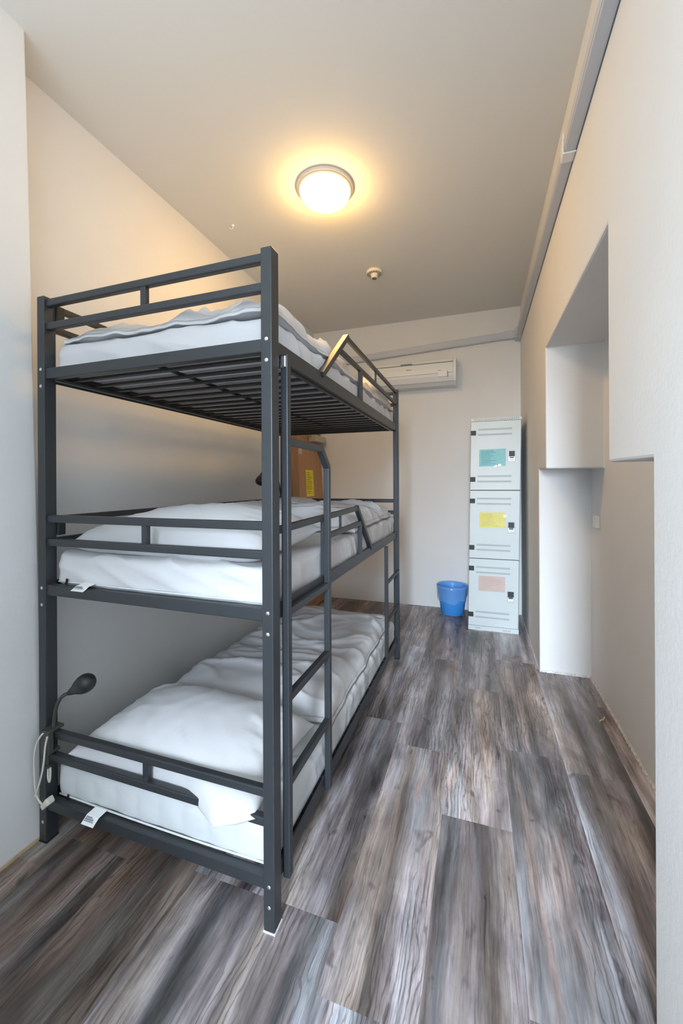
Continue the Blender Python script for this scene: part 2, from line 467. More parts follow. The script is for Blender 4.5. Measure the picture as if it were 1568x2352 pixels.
# ------------------------------------------------------------------ triple bunk bed
PX0, PX1 = -1.566, -.577          # outer faces left / right
BY0, BY1 = 1.056, 3.05            # front / back outer faces
PWX, PDY = .037, .046             # post section
ZP = 2.042
levels = [.140, .943, 1.752]      # centre height of the end frame rails
bed = thing('triple_bunk_bed', 'charcoal steel triple bunk bed standing against the left wall', 'bunk bed', (PX0, BY0, 0))
posts = {}
for sx_ in (0, 1):
    for sy_ in (0, 1):
        xa = PX0 if sx_ == 0 else PX1-PWX; ya = BY0 if sy_ == 0 else BY1-PDY
        bm = B(); box(bm, xa, xa+PWX, ya, ya+PDY, .004, ZP)
        p = posts[sx_, sy_] = obj('post', bm, M['steel'], bed, bevel=.003)
        bm = B(); box(bm, xa-.001, xa+PWX+.001, ya-.001, ya+PDY+.001, 0, .004)
        obj('foot_cap', bm, M['tagm'] if (sx_, sy_) == (1, 0) else M['slat'], p)
        yf = ya if sy_ == 0 else ya+PDY
        for zb in (1.768, 1.705, .951, .888, .137, .076):
            bm = B(); cx = xa+PWX*.5; c = bm.verts.new((cx, yf-(.004 if sy_ == 0 else -.004), zb))
            ring = [bm.verts.new((cx+.0062*math.cos(2*PI*k/10), yf, zb+.0062*math.sin(2*PI*k/10))) for k in range(10)]
            for k in range(10): bm.faces.new((c, ring[k], ring[(k+1) % 10]))
            obj('bolt', bm, M['bolt'], p, smooth=True)
XI0, XI1 = PX0+PWX, PX1-PWX
def groove_tube(bm, x0, x1, y, z, h=.028, w=.024):
    box(bm, x0, x1, y-w/2, y+w/2, z-h/2, z+h/2)
for yc in (BY0+.020, BY1-.020):
    for zl_ in levels:
        for dz in (.266, .178) if not (yc > 2 and zl_ < .5) else ():                             # two rails per end and level
            if zl_ == levels[1] and yc > 2: dz -= .012
            bm = B(); groove_tube(bm, XI0-.006, XI1+.006, yc, zl_+dz, .027)
            obj('end_rail', bm, M['steel'], bed, bevel=.004)
        if not (yc > 2 and zl_ < .5):
            bm = B(); box(bm, -1.083, -1.060, yc-.009, yc+.009, zl_+.19, zl_+.255)
            obj('rail_spacer', bm, M['steel'], bed, bevel=.002)
        bm = B(); box(bm, XI0-.004, XI1+.004, yc-.014, yc+.014, zl_-.020, zl_+.020)
        obj('end_frame_rail', bm, M['steel'], bed, bevel=.003)
for zl_ in levels:
    # angle-iron side rails with an inward ledge carrying the slats
    for xo, s in ((PX1-.011, -1), (PX0+.011, 1)):
        bm = B(); ya, yb = BY0+PDY-.004, BY1-PDY+.004; z0, z1 = zl_-.026, zl_+.026
        x2 = xo+s*.006; x3 = xo+s*.042
        box(bm, min(xo, x2), max(xo, x2), ya, yb, z0, z1)
        box(bm, min(x2, x3), max(x2, x3), ya, yb, z0+.008, z0+.013)
        obj('side_rail', bm, M['steel'], bed, bevel=.0015)
    bm = B(); n = 20
    for i in range(n):
        y = BY0+.105+i*(BY1-BY0-.21)/(n-1)
        box(bm, XI0-.005, XI1+.005, y-.011, y+.011, zl_-.012, zl_-.002)
    sb = obj('slat_base', bm, M['slat'], bed, bevel=.002)
    bm = B(); box(bm, -1.085, -1.065, BY0+.03, BY1-.03, zl_+.0005, zl_+.008)
    obj('centre_bar', bm, M['slat'], sb)
    bm = B()
    for xo in (PX1-.05, PX0+.05):
        box(bm, xo-.009, xo+.009, BY0+.03, BY1-.03, zl_-.024, zl_-.0125)
    obj('slat_frame', bm, M['steel'], sb, bevel=.002)
# wall side guard rails (middle and top bunk)
for zl_ in levels[1:]:
    for dz in (.262, .180):
        bm = B(); box(bm, PX0+.012, PX0+.034, BY0+PDY-.004, BY1-PDY+.004, zl_+dz-.012, zl_+dz+.012)
        obj('wall_guard_rail', bm, M['steel'], bed, bevel=.003)
    bm = B(); box(bm, PX0+.034, PX0+.045, BY0+PDY-.002, BY0+PDY+.03, zl_+.20, zl_+.27)
    obj('rail_bracket', bm, M['black'], bed, bevel=.004)
    for yy in (1.75, 2.4):
        bm = B(); box(bm, PX0+.015, PX0+.031, yy-.01, yy+.01, zl_+.19, zl_+.252)
        obj('rail_spacer', bm, M['steel'], bed)
# side guards
gx = PX1-.016; S = (1, 0, 0)
def gbar(p, q, w=.018, h=.024):
    bm = B(); bar(bm, (gx, *p), (gx, *q), w, h, S); return bm
for p, q, nm, w, h in (((1.817, 2.026), (BY1-PDY, 2.020), 'guard_rail', .018, .022), ((1.72, 1.937), (BY1-PDY, 1.932), 'guard_rail', .018, .022),
                 ((1.485, 1.768), (1.815, 2.032), 'guard_diagonal', .030, .024), ((2.052, 1.775), (2.052, 1.93), 'guard_upright', .018, .034),
                 ((2.385, 1.94), (2.385, 2.012), 'rail_spacer', .010, .014)):
    obj(nm, gbar(p, q, w, h), M['steel'], bed, bevel=.003)
for p, q, nm, w, h in (((BY0+PDY, 1.192), (1.968, 1.206), 'guard_rail', .018, .024), ((1.52, 1.118), (2.03, 1.126), 'guard_rail', .018, .024),
                 ((1.965, 1.214), (2.245, .960), 'guard_diagonal', .024, .024), ((2.03, .965), (2.03, 1.12), 'guard_upright', .018, .030),
                 ((1.505, .965), (1.505, 1.19), 'guard_upright', .018, .022), ((1.715, 1.13), (1.715, 1.192), 'rail_spacer', .010, .014)):
    obj(nm, gbar(p, q, w, h), M['steel'], bed, bevel=.003)
# ladder bolted on outside the long side
lx = PX1+.002
bm = B(); box(bm, lx-.013, lx+.011, 1.132, 1.158, .10, 1.742); s1 = obj('ladder_stile', bm, M['steel'], bed, bevel=.003)
bm = B(); box(bm, lx-.010, lx+.008, 1.124, 1.137, 1.70, 1.736); obj('ladder_hook', bm, M['bolt'], s1, bevel=.003)
bm = B(); box(bm, lx-.013, lx+.011, 1.492, 1.518, .12, 1.405); bar(bm, (lx-.001, 1.507, 1.398), (lx-.001, 1.432, 1.468), .024, .026, S)
obj('ladder_stile', bm, M['steel'], bed, bevel=.003)
for z in (.390, .658, .930):
    bm = B(); bar(bm, (lx-.001, 1.155, z), (lx-.001, 1.495, z), .022, .024, S)
    obj('ladder_rung', bm, M['steel'], bed, bevel=.002)
bm = B(); bar(bm, (lx-.001, 1.155, 1.471), (lx-.001, 1.440, 1.468), .024, .024, S)
obj('ladder_rung', bm, M['steel'], bed, bevel=.003)
bm = B(); box(bm, lx-.013, lx+.009, 2.575, 2.60, .19, .918); obj('ladder_stile', bm, M['steel'], bed, bevel=.003)
for z in (.672, .418):
    bm = B(); bar(bm, (lx-.003, 2.598, z), (lx-.003, BY1-PDY+.002, z), .018, .018, S); obj('ladder_rung', bm, M['steel'], bed, bevel=.002)

# ------------------------------------------------------------------ bedding
def rounded_box(bm, x0, x1, y0, y1, z0, z1, r, nx, ny, nz):
    """box with filleted edges built from six grids"""
    def g(a, b_, n): return [a+(b_-a)*.5*(1-math.cos(PI*i/n))*.5 + (a+(b_-a)*i/n)*.5 - a*.0 - (a*.0) if False else a+(b_-a)*i/n for i in range(n+1)]
    X, Y, Z = g(x0, x1, nx), g(y0, y1, ny), g(z0, z1, nz)
    lo, hi = Vector((x0+r, y0+r, z0+r)), Vector((x1-r, y1-r, z1-r)); D = {}
    def v(x, y, z):
        k = (round(x, 5), round(y, 5), round(z, 5))
        if k not in D:
            p = Vector((x, y, z)); c = Vector([max(lo[i], min(hi[i], p[i])) for i in range(3)])
            d = p-c
            D[k] = bm.verts.new(c+d.normalized()*r if d.length > r else p)
        return D[k]
    def face(a, b_, f):
        for i in range(len(a)-1):
            for j in range(len(b_)-1):
                bm.faces.new((f(a[i], b_[j]), f(a[i+1], b_[j]), f(a[i+1], b_[j+1]), f(a[i], b_[j+1])))
    for z in (z0, z1): face(X, Y, lambda a, b_: v(a, b_, z))
    for y in (y0, y1): face(X, Z, lambda a, b_: v(a, y, b_))
    for x in (x0, x1): face(Y, Z, lambda a, b_: v(x, a, b_))

def soft(P, top, bot, nu, nv):
    """closed cushion: P maps (u,v) in -1..1 to x,y; top/bot give z and meet on the rim"""
    bm = B()
    us = [math.sin(PI/2*(-1+2*i/nu)) for i in range(nu+1)]; vs_ = [math.sin(PI/2*(-1+2*j/nv)) for j in range(nv+1)]
    T, Bt = {}, {}
    for i, u in enumerate(us):
        for j, v in enumerate(vs_):
            x, y = P(u, v); e_ = i in (0, nu) or j in (0, nv)
            zt, zb = top(u, v, x, y), bot(u, v, x, y)
            if e_: T[i, j] = Bt[i, j] = bm.verts.new((x, y, (zt+zb)/2))
            else: T[i, j] = bm.verts.new((x, y, zt)); Bt[i, j] = bm.verts.new((x, y, zb))
    for i in range(nu):
        for j in range(nv):
            bm.faces.new((T[i, j], T[i+1, j], T[i+1, j+1], T[i, j+1]))
            q = (Bt[i, j], Bt[i, j+1], Bt[i+1, j+1], Bt[i+1, j])
            if len(set(q) - {T[i, j], T[i, j+1], T[i+1, j+1], T[i+1, j]}) > 0: bm.faces.new(q)
    return bm

MX0, MX1, MY0, MY1 = -1.527, -.604, 1.094, 2.995
def mattress(label, z0, z1, seed, quilt):
    t = thing('mattress', label, 'mattress', (MX0, MY0, z0), 'mattresses of the triple bunk')
    bm = B(); rounded_box(bm, MX0, MX1, MY0, MY1, z0, z1, .035, 90, 150, 14)
    for v in bm.verts:
        x, y, z = v.co; k = (z-z0)/(z1-z0)
        d = .006*fbm(x*3, y*3, seed)
        if z > z1-.02: v.co.z += d + (.012*ridge(x*4, y*9, seed)**4 if True else 0)
        if abs(y-MY0) < .03:                                  # front border: soft quilted panels or a pulled sheet
            if quilt:
                ph = (x-MX0)/.098; v.co.y -= .006*abs(math.sin(PI*ph))**.6*math.sin(PI*min(1, max(0, k*1.05))) + .003*fbm(x*9, z*14, seed)
            else:
                v.co.y -= .008*fbm(x*2.2+z*3, z*9, seed) + .007*ridge(x*5+z*14, z*3, seed+3)**3
        if x > MX1-.035:                                      # long side: sheet in vertical gathers
            gth = ridge(y*7+z*5+.8*fbm(y*2.5, z*3, seed+2), z*3+y, seed+9)**4*.006 + .003*fbm(y*16+z*5, z*5, seed+7) + .009*fbm(y*2.4, z*5, seed+4)
            if k < .35: v.co.x += (MX1-v.co.x)*.8*(1-k/.35*.2)
            v.co.x += gth*sm(0, .25, k)*(1 if k < .98 else .6) - .004
    obj('mattress_core', bm, M['ticking'] if quilt else M['fabric'], t, smooth=True)
    bm = B(); zz = z0+.022
    tube(bm, [(MX0+.02, MY0-.002, zz), (-1.2, MY0-.006, zz), (-.9, MY0-.006, zz), (MX1-.02, MY0-.002, zz)], .0032, 8, 6)
    obj('piping', bm, M['ticking'], t, smooth=True)
    return t
mats = [mattress('bare white quilted mattress on the lowest bunk near the floor', .146, .292, 1, True),
        mattress('white sheeted mattress on the middle bunk', .949, 1.075, 2, False),
        mattress('white sheeted mattress on the topmost bunk', 1.759, 1.862, 3, False)]
def care_label(t, x, y, z, w, d, drop):
    """stiff white label hanging out over the frame rail"""
    bm = B(); prof = [(y+.03, z+.012), (y, z+.006), (y-d*.6, z-drop*.4), (y-d, z-drop)]
    A = [[bm.verts.new((x+dx+.18*(py-y), py, pz)) for py, pz in prof] for dx in (0, w)]
    for k in range(3): bm.faces.new((A[0][k], A[1][k], A[1][k+1], A[0][k+1]))
    l = obj('care_label', bm, M['tagm'], t)
    bm = B()
    for k, (a_, b_, f0, f1) in enumerate(((.12, .30, .1, .6), (.38, .62, .1, .75), (.70, .82, .1, .85))):
        yy = [y-d*.1-d*.8*a_, y-d*.1-d*.8*b_]; zz = [z+.007-drop*.9*a_*1.05, z+.007-drop*.9*b_*1.05]
        quad(bm, (x+w*f0+.18*(yy[0]-y), yy[0], zz[0]), (x+w*f1+.18*(yy[0]-y), yy[0], zz[0]), (x+w*f1+.18*(yy[1]-y), yy[1], zz[1]), (x+w*f0+.18*(yy[1]-y), yy[1], zz[1]))
    obj('label_print', bm, M['print'], l)
care_label(mats[0], -1.322, BY0-.001, .160, .056, .021, .013)
care_label(mats[1], -1.375, BY0+.004, .966, .060, .020, .008)
for t, zz in ((mats[0], .158), (mats[1], .963)):
    bm = B(); bar(bm, (-1.462, MY0-.008, zz), (-1.452, MY0-.010, zz+.022), .008, .004, (1, 0, 0))
    obj('zip_pull', bm, M['black'], t)

def bil(c, u, v):
    (a, b_, d, e_) = c; s, t = (u+1)/2, (v+1)/2
    return tuple((a[i]*(1-s)+b_[i]*s)*(1-t) + (e_[i]*(1-s)+d[i]*s)*t for i in range(len(a)))
def pillow(label, corners, zb, thick, seed, push=None, nu=70, nv=60, peak=(0, 0), rest=None):
    """corners near-left, near-right, far-right, far-left as x,y,z"""
    def P(u, v):
        x, y, _ = bil(corners, u, v)
        pin = 1-.07*(1-v*v)*abs(u)**3; pin2 = 1-.09*(1-u*u)*abs(v)**3
        cx, cy, _ = bil(corners, 0, 0)
        x, y = cx+(x-cx)*pin, cy+(y-cy)*pin2
        if push:
            g = max(0, 1-abs(u-push[0])/.40)**1.2*math.exp(-((v-push[1])/.40)**2); y += push[2]*g
        return x, y
    def base(u, v):
        z = bil(corners, u, v)[2]
        if push: z += push[3]*max(0, 1-abs(u-push[0])/.40)**1.2*math.exp(-((v-push[1])/.42)**2)
        return z
    def env(u, v): return max(0., (1-abs(u)**3.4)*(1-abs(v)**3.4))**.52
    def top(u, v, x, y):
        e_ = env(u, v); pk = 1+.25*math.exp(-((u-peak[0])**2+(v-peak[1])**2)*2)
        edge = max(abs(u), abs(v))
        wx, wy = x+.08*fbm(x*3, y*3, seed+3), y+.08*fbm(x*3, y*3, seed+6)
        w = .008*fbm(x*4, y*4, seed) + .012*ridge(wx*3.5+wy*2, wy*4-wx, seed)**5*sm(.2, .8, edge)
        w += .009*ridge((u*8 if abs(v) > abs(u) else v*8)+.6*fbm(x*5, y*5, seed), edge*1.1, seed+2)**3*sm(.5, .95, edge)
        w += .004*ridge(wx*9, wy*7, seed+8)**3
        return base(u, v) + e_*(thick*.62*pk + w)
    def bot(u, v, x, y): return max(rest if rest is not None else -9, base(u, v) - env(u, v)*thick*.38) if rest is None or base(u, v) > rest else base(u, v)-env(u, v)*.01
    bm = soft(P, top, bot, nu, nv)
    return obj('pillow', bm, M['fabric'], smooth=True, loc=(bil(corners, 0, 0)[0], bil(corners, 0, 0)[1], zb), label=label, cat='pillow', group='plump white pillows on the bunks')
pillow('plump white pillow on the lowest bunk, bulging out between the end rails', [(-1.445, 1.078, .338), (-.645, 1.072, .328), (-.635, 1.50, .36), (-1.40, 1.50, .37)], .29, .185, 11, push=(.68, -.97, -.056, -.042), peak=(-.1, .1), rest=.296)
pillow('plump white pillow on the middle bunk, behind the end rails', [(-1.50, 1.112, 1.105), (-.64, 1.118, 1.105), (-.61, 1.52, 1.150), (-1.42, 1.60, 1.12)], 1.075, .175, 12, peak=(.1, 0), rest=1.078)

def duvet(label, corners, zb, thick, seed, wr, nu=110, nv=130, hump=None, lowest=0., crump=0.):
    def P(u, v):
        x, y = bil(corners, u, v)
        x += .016*fbm(y*4, u*2, seed)*abs(u)**4-(.012 if crump and u < 0 else 0)*u; y += (.020*fbm(x*4, v*2, seed+1) + (.022*fbm(x*5, v, seed+2) if crump else 0))*abs(v)**4
        return x, y
    def env(u, v): return max(0., (1-abs(u)**12)*(1-abs(v)**12))**.5
    def top(u, v, x, y):
        wx, wy = x+.16*fbm(x*1.7, y*1.7, seed+3), y+.16*fbm(x*1.9, y*1.9, seed+6)
        w = .012*fbm(x*2.3, y*2.3, seed)
        w += wr*.020*ridge(wx*1.3, wy*3.4, seed)**5 + wr*.012*ridge(wx*2.2+wy, wy*6.5, seed+1)**4
        w += wr*.007*ridge(wx*8, wy*3+wx*3, seed+4)**2*sm(.6, .98, abs(u)) + wr*.003*fbm(wx*9, wy*14, seed+5)
        if crump: w += crump*(.05*ridge(wx*4.5+wy*2, wy*7, seed+11)**2*sm(-.6, -.97, v) + .040*ridge(wx*3.2+wy, wy*4.2-wx*2, seed+7)**2 + .022*fbm(wx*6, wy*6, seed+8))
        h = hump(x, y) if hump else 0
        return zb + env(u, v)*(thick + w + h) + rim(u, v, x)
    def rim(u, v, x): return crump*(.018*max(-.3, fbm(x*3.1, 2, seed+9))+.008*fbm(x*11, 5, seed))*abs(v)**6
    def bot(u, v, x, y): return zb + (thick*.48*(1-env(u, v))) + rim(u, v, x)*(1-env(u, v))
    bm = soft(P, top, bot, nu, nv)
    c = bil(corners, 0, 0)
    return bm, (c[0], c[1], zb)
bm, lc = duvet('', [(-1.42, 1.50), (-.600, 1.60), (-.625, 2.93), (-1.40, 2.93)], .297, .082, 21, 1.0, hump=lambda x, y: .038*(1-sm(1.6, 2.1, y))+.02*sm(2.2, 2.5, y)*sm(-1.0, -1.15, x))
obj('duvet', bm, M['fabric'], smooth=True, loc=lc, label='flat white duvet spread over the lowest bunk behind its pillow', cat='duvet', group='white duvets on the bunks')
bm, lc = duvet('', [(-1.50, 1.72), (-.60, 1.93), (-.620, 2.92), (-1.50, 2.92)], 1.079, .078, 22, 1.5, hump=lambda x, y: .012+.02*sm(-1.05, -1.3, x)*sm(1.9, 2.3, y), crump=.25)
obj('duvet', bm, M['fabric'], smooth=True, loc=lc, label='rumpled white duvet folded at the far end of the middle bunk', cat='duvet', group='white duvets on the bunks')
bm, lc = duvet('', [(-1.495, 1.096), (-.604, 1.10), (-.615, 2.985), (-1.515, 2.985)], 1.864, .046, 23, 1.6, hump=lambda x, y: .015*sm(1.3, 1.7, y)+.075*sm(2.3, 2.75, y), crump=.8)
obj('duvet', bm, M['fabric'], smooth=True, loc=lc, label='crumpled white duvet covering the topmost bunk', cat='duvet', group='white duvets on the bunks')

# ------------------------------------------------------------------ reading lamps
def head_mesh(tip, back, r):
    bm = B(); tip, back = Vector(tip), Vector(back)
    tube(bm, [back.lerp(tip, k/16) for k in range(17)], r, 20, 0,
         rfun=lambda t: r*(.26+.30*t/.3 if t < .3 else .56+.44*math.sin(PI/2*(t-.3)/.42) if t < .72 else max(.12, math.cos((t-.72)/.28*PI/2)**.5)))
    return bm
lampA = thing('reading_lamp', 'black gooseneck reading lamp clamped to the lowest bunk rail by the left post', 'reading lamp', (-1.515, 1.05, .33), 'clip-on reading lamps')
obj('lamp_head', head_mesh((-1.312, 1.07, .640), (-1.428, 1.07, .571), .033), M['black'], lampA, smooth=True)
bm = B(); tube(bm, [(-1.508, 1.07, .40), (-1.506, 1.07, .45), (-1.492, 1.07, .51), (-1.465, 1.07, .55), (-1.420, 1.07, .576)], .0065, 10, 8)
obj('gooseneck', bm, M['darkclamp'], lampA, smooth=True)
bm = B(); box(bm, -1.533, -1.492, 1.038, 1.060, .345, .425); box(bm, -1.533, -1.492, 1.038, 1.100, .421, .432); box(bm, -1.528, -1.498, 1.036, 1.09, .340, .352)
lc_ = obj('clamp', bm, M['darkclamp'], lampA, bevel=.003)
bm = B(); tube(bm, [(-1.512, 1.05, .30), (-1.512, 1.05, .345)], .005, 10, 0); tube(bm, [(-1.512, 1.05, .292), (-1.512, 1.05, .302)], .010, 10, 0)
obj('clamp_screw', bm, M['darkclamp'], lc_)
bm = B(); tube(bm, [(-1.505, 1.046, .428), (-1.525, 1.036, .415), (-1.548, 1.03, .36), (-1.552, 1.03, .28), (-1.542, 1.03, .20), (-1.515, 1.03, .172), (-1.49, 1.028, .176)], .0034, 8, 10)
tube(bm, [(-1.492, 1.036, .418), (-1.500, 1.034, .38), (-1.506, 1.032, .32), (-1.518, 1.030, .265), (-1.540, 1.028, .205), (-1.545, 1.028, .192)], .0034, 8, 10)
tube(bm, [(-1.508, 1.05, .30), (-1.507, 1.048, .262), (-1.500, 1.048, .243), (-1.495, 1.048, .262), (-1.497, 1.05, .295)], .0034, 8, 8)
cb = obj('cable', bm, M['cable'], lampA, smooth=True)
bm = B(); bar(bm, (-1.503, 1.028, .166), (-1.478, 1.028, .192), .020, .020, (0, 1, 0)); bar(bm, (-1.480, 1.028, .190), (-1.466, 1.030, .200), .026, .024, (0, 1, 0))
obj('plug', bm, M['cable'], cb, bevel=.004)
lampB = thing('reading_lamp', 'black reading lamp over the middle bunk, half hidden behind the front right post', 'reading lamp', (-1.54, 2.98, 1.2), 'clip-on reading lamps')
obj('lamp_head', head_mesh((-1.556, 2.665, 1.318), (-1.553, 2.705, 1.425), .046), M['black'], lampB, smooth=True)
bm = B(); tube(bm, [(-1.553, 2.702, 1.42), (-1.553, 2.75, 1.448), (-1.553, 2.87, 1.43), (-1.553, 2.94, 1.36), (-1.552, 2.97, 1.28), (-1.550, 2.975, 1.225)], .0065, 10, 8)
obj('gooseneck', bm, M['black'], lampB, smooth=True)
bm = B(); box(bm, -1.568, -1.528, 2.955, 2.995, 1.18, 1.23); obj('clamp', bm, M['darkclamp'], lampB, bevel=.003)
bm = B(); tube(bm, [(-1.548, 2.985, 1.23), (-1.535, 3.02, 1.30), (-1.532, 3.06, 1.22), (-1.53, 3.075, 1.10)], .0034, 8, 8)
obj('cable', bm, M['cable'], lampB, smooth=True)

# ------------------------------------------------------------------ locker column
LX, LY = -.101, 3.82
def shear(bm):
    for v in bm.verts: v.co.x += .0184*v.co.z
    return bm
lock = thing('locker', 'tall grey three-door metal locker standing in the back right corner', 'locker', (LX, LY, 0))
def lbox(x0, x1, y0, y1, z0, z1, bm=None):
    bm = bm or B(); box(bm, LX+x0, LX+x1, LY+y0, LY+y1, z0, z1); return bm
bm = lbox(.002, .424, .018, .53, 0, 1.908)
obj('locker_body', shear(bm), M['locker'], lock, bevel=.003)
bm = lbox(.002, .424, .006, .019, 0, .040)
obj('plinth', shear(bm), M['locker'], lock, bevel=.001)
bm = lbox(.002, .424, .006, .019, 1.884, 1.908)
obj('top_rail', shear(bm), M['locker'], lock, bevel=.001)
bm = lbox(.004, .421, .012, .0185, .03, 1.89)
obj('door_gap', shear(bm), M['gap'], lock)
for vx, n, st, wd, za, zb in ((.03, 26, .0145, .006, 1.892, 1.901), (.065, 5, .009, .003, .014, .026), (.295, 5, .014, .004, .010, .026)):
    bm = B()
    for i in range(n): lbox(vx+i*st, vx+i*st+wd, .0052, .007, za, zb, bm)
    obj('vent_grille', shear(bm), M['slot'], lock)
doors = [(1.265, 1.880, (1.807, 1.760, 1.388, 1.341), (1.778, 1.360), (.318, 1.515)),
         (.651, 1.259, (1.188, 1.141, .772, .728), (1.166, .746), (.322, .889)),
         (.044, .645, (.571, .524, .169, .122), (.558, .142), (.326, .281))]
for z0, z1, vents, hinges, (kx, kz) in doors:
    bm = lbox(.003, .418, 0, .014, z0, z1)
    d = obj('locker_door', shear(bm), M['locker'], lock, bevel=.0025)
    for vz in vents:
        bm = B()
        for i in range(27): lbox(.066+i*.0105, .066+i*.0105+.0042, -.0008, .001, vz-.008, vz+.008, bm)
        obj('vent_grille', shear(bm), M['slot'], d)
    for hz in hinges:
        bm = lbox(.001, .046, -.004, .002, hz-.021, hz+.021); lbox(.015, .018, -.006, .0, hz-.021, hz+.021, bm); lbox(.031, .034, -.006, 0, hz-.021, hz+.021, bm)
        obj('hinge', shear(bm), M['hinge'], d)
    bm = lbox(kx, kx+.056, -.008, .001, kz, kz+.094)
    k = obj('lock', shear(bm), M['chrome'], d, bevel=.003)
    bm = lbox(kx+.004, kx+.052, -.014, -.007, kz+.042, kz+.091); obj('keypad', shear(bm), M['lockscreen'], k, bevel=.002)
    bm = lbox(kx+.010, kx+.046, -.0095, -.0078, kz+.028, kz+.040); obj('coin_slot', shear(bm), M['gap'], k)
    bm = lbox(kx+.006, kx+.050, -.0105, -.0078, kz+.006, kz+.022); obj('name_plate', shear(bm), M['tagm'], k)
def sheet(nm, mat, ink, x0, x1, z0, z1, rows, seed, label, tape=None, tilt=0., **kw):
    bm = B(); n = 10; A = []
    for i in range(n+1):
        x = x0+(x1-x0)*i/n
        A.append([bm.verts.new((LX+x, LY-.0016-.0022*abs(math.sin(i*1.7+seed))*(1 if j else .6), z0+(z1-z0)*j/4+tilt*(x-x0))) for j in range(5)])
    for i in range(n):
        for j in range(4): bm.faces.new((A[i][j], A[i+1][j], A[i+1][j+1], A[i][j+1]))
    bm = shear(bm); zc = (z0+z1)/2
    o = obj('paper_notice', bm, mat, loc=(LX+x0+.0184*z0, LY-.002, z0), label=label, cat='notice', group='coloured paper notices on the locker doors')
    bm = B(); strokes(bm, (LX+x0, LY-.0045, z0), (1, 0, tilt), (0, 0, 1), x1-x0, z1-z0, rows, seed, (0, -1, 0), **kw)
    obj('lettering', shear(bm), ink, o)
    if tape:
        bm = B()
        for tx, tz, w, h in tape: quad(bm, *[(LX+x, LY-.0055, z) for x, z in ((tx, tz), (tx+w, tz+.006), (tx+w, tz+h), (tx, tz+h-.005))])
        obj('tape', shear(bm), M['tape'], o)
sheet('blue', M['blue_paper'], M['blue_ink'], .076, .298, 1.475, 1.627, 9, 5, 'pale blue paper notice on the top locker door', tape=[(.205, 1.470, .022, .016), (.236, 1.475, .024, .022)], tilt=.02, lo=.35, hi=.7, th=.3)
sheet('yellow', M['yellow_paper'], M['yellow_ink'], .084, .306, .928, 1.065, 9, 8, 'bright yellow paper notice on the middle locker door', tape=[(.285, 1.02, .025, .03)], lo=.4, hi=.8, th=.28)
sheet('pink', M['pink_paper'], M['pink_ink'], .086, .308, .360, .496, 7, 9, 'pink paper notice on the bottom locker door', lo=.35, hi=.9, th=.4)

# ------------------------------------------------------------------ waste bin
bx, by = -.262, 4.236
wb = thing('waste_bin', 'round blue plastic waste bin on the floor beside the locker', 'waste bin', (bx, by, 0))
bm = B(); lathe(bm, [(0, .001), (.105, .001), (.112, .006), (.126, .12), (.129, .125), (.131, .13), (.146, .27), (.152, .274), (.153, .286), (.147, .288), (.142, .275), (.124, .12), (.108, .012), (0, .010)], bx, by, 56)
bmesh.ops.remove_doubles(bm, verts=bm.verts, dist=1e-5)
obj('bin_shell', bm, M['bin'], wb, smooth=True)
bm = B()
def wob(i, a_, r_, z_):
    k = noise.noise(Vector((math.cos(a_)*3, math.sin(a_)*3, i*.6))); k2 = noise.noise(Vector((math.cos(a_)*9, math.sin(a_)*9, i*1.1)))
    w = [0, .002, .004, .005, .004, .002, .001, .002, .006, .008, .01][i]
    dz = 0
    if i == 10: dz = .045*noise.noise(Vector((math.cos(a_)*1.7, math.sin(a_)*1.7, 4)))-.02*(1+math.cos(a_+1.6))
    return r_+w*(k+k2), z_+dz
lathe(bm, [(.03, .05), (.10, .06), (.112, .12), (.128, .19), (.138, .25), (.145, .291), (.151, .296), (.157, .290), (.153, .25), (.149, .21), (.146, .185)], bx, by, 90, wob)
obj('bin_liner', bm, M['liner'], wb, smooth=True)

# ------------------------------------------------------------------ air conditioner
ax0, ax1 = -1.115, -.212
ac = thing('air_conditioner', 'white wall air conditioner high on the back wall', 'air conditioner', (ax0, BY, 2.335))
def prof_extrude(bm, prof, x0, x1):
    A = [bm.verts.new((x0, BY-d, z)) for d, z in prof]; C = [bm.verts.new((x1, BY-d, z)) for d, z in prof]; n = len(prof)
    bm.faces.new(A); bm.faces.new(C)
    for i in range(n): bm.faces.new((A[i], A[(i+1) % n], C[(i+1) % n], C[i]))
body = [(.002, 2.612), (.12, 2.612), (.165, 2.598), (.184, 2.560), (.190, 2.50), (.188, 2.43), (.172, 2.372), (.120, 2.338), (.002, 2.335)]
bm = B(); prof_extrude(bm, body, ax0+.02, ax1-.02); obj('ac_housing', bm, M['ac'], ac, bevel=.004)
for xa, xb in ((ax0, ax0+.028), (ax1-.028, ax1)):
    bm = B(); prof_extrude(bm, [(d+(.006 if d > .1 else 0), z+(.004 if z > 2.4 else -.004)) for d, z in body], xa, xb); obj('end_cap', bm, M['ac'], ac, bevel=.006)
bm = B(); prof_extrude(bm, [(.165, 2.556), (.190, 2.556), (.197, 2.50), (.1965, 2.450), (.17, 2.450)], ax0+.03, ax1-.03); fp = obj('front_panel', bm, M['ac'], ac, bevel=.003)
bm = B(); prof_extrude(bm, [(.15, 2.564), (.187, 2.564), (.190, 2.557), (.15, 2.557)], ax0+.03, ax1-.03)
box(bm, ax0+.34, ax0+.46, BY-.186, BY-.15, 2.566, 2.576)
obj('panel_gap', bm, M['acgap'], ac)
bm = B(); prof_extrude(bm, [(.15, 2.446), (.194, 2.446), (.192, 2.42), (.176, 2.368), (.16, 2.368)], ax0+.035, ax1-.035); obj('air_flap', bm, M['acflap'], ac, bevel=.003)
bm = B(); box(bm, ax1-.178, ax1-.085, BY-.1995, BY-.17, 2.412, 2.472); dp = obj('display_panel', bm, simple('ac_display', (.74, .75, .79), .3), ac, bevel=.003)
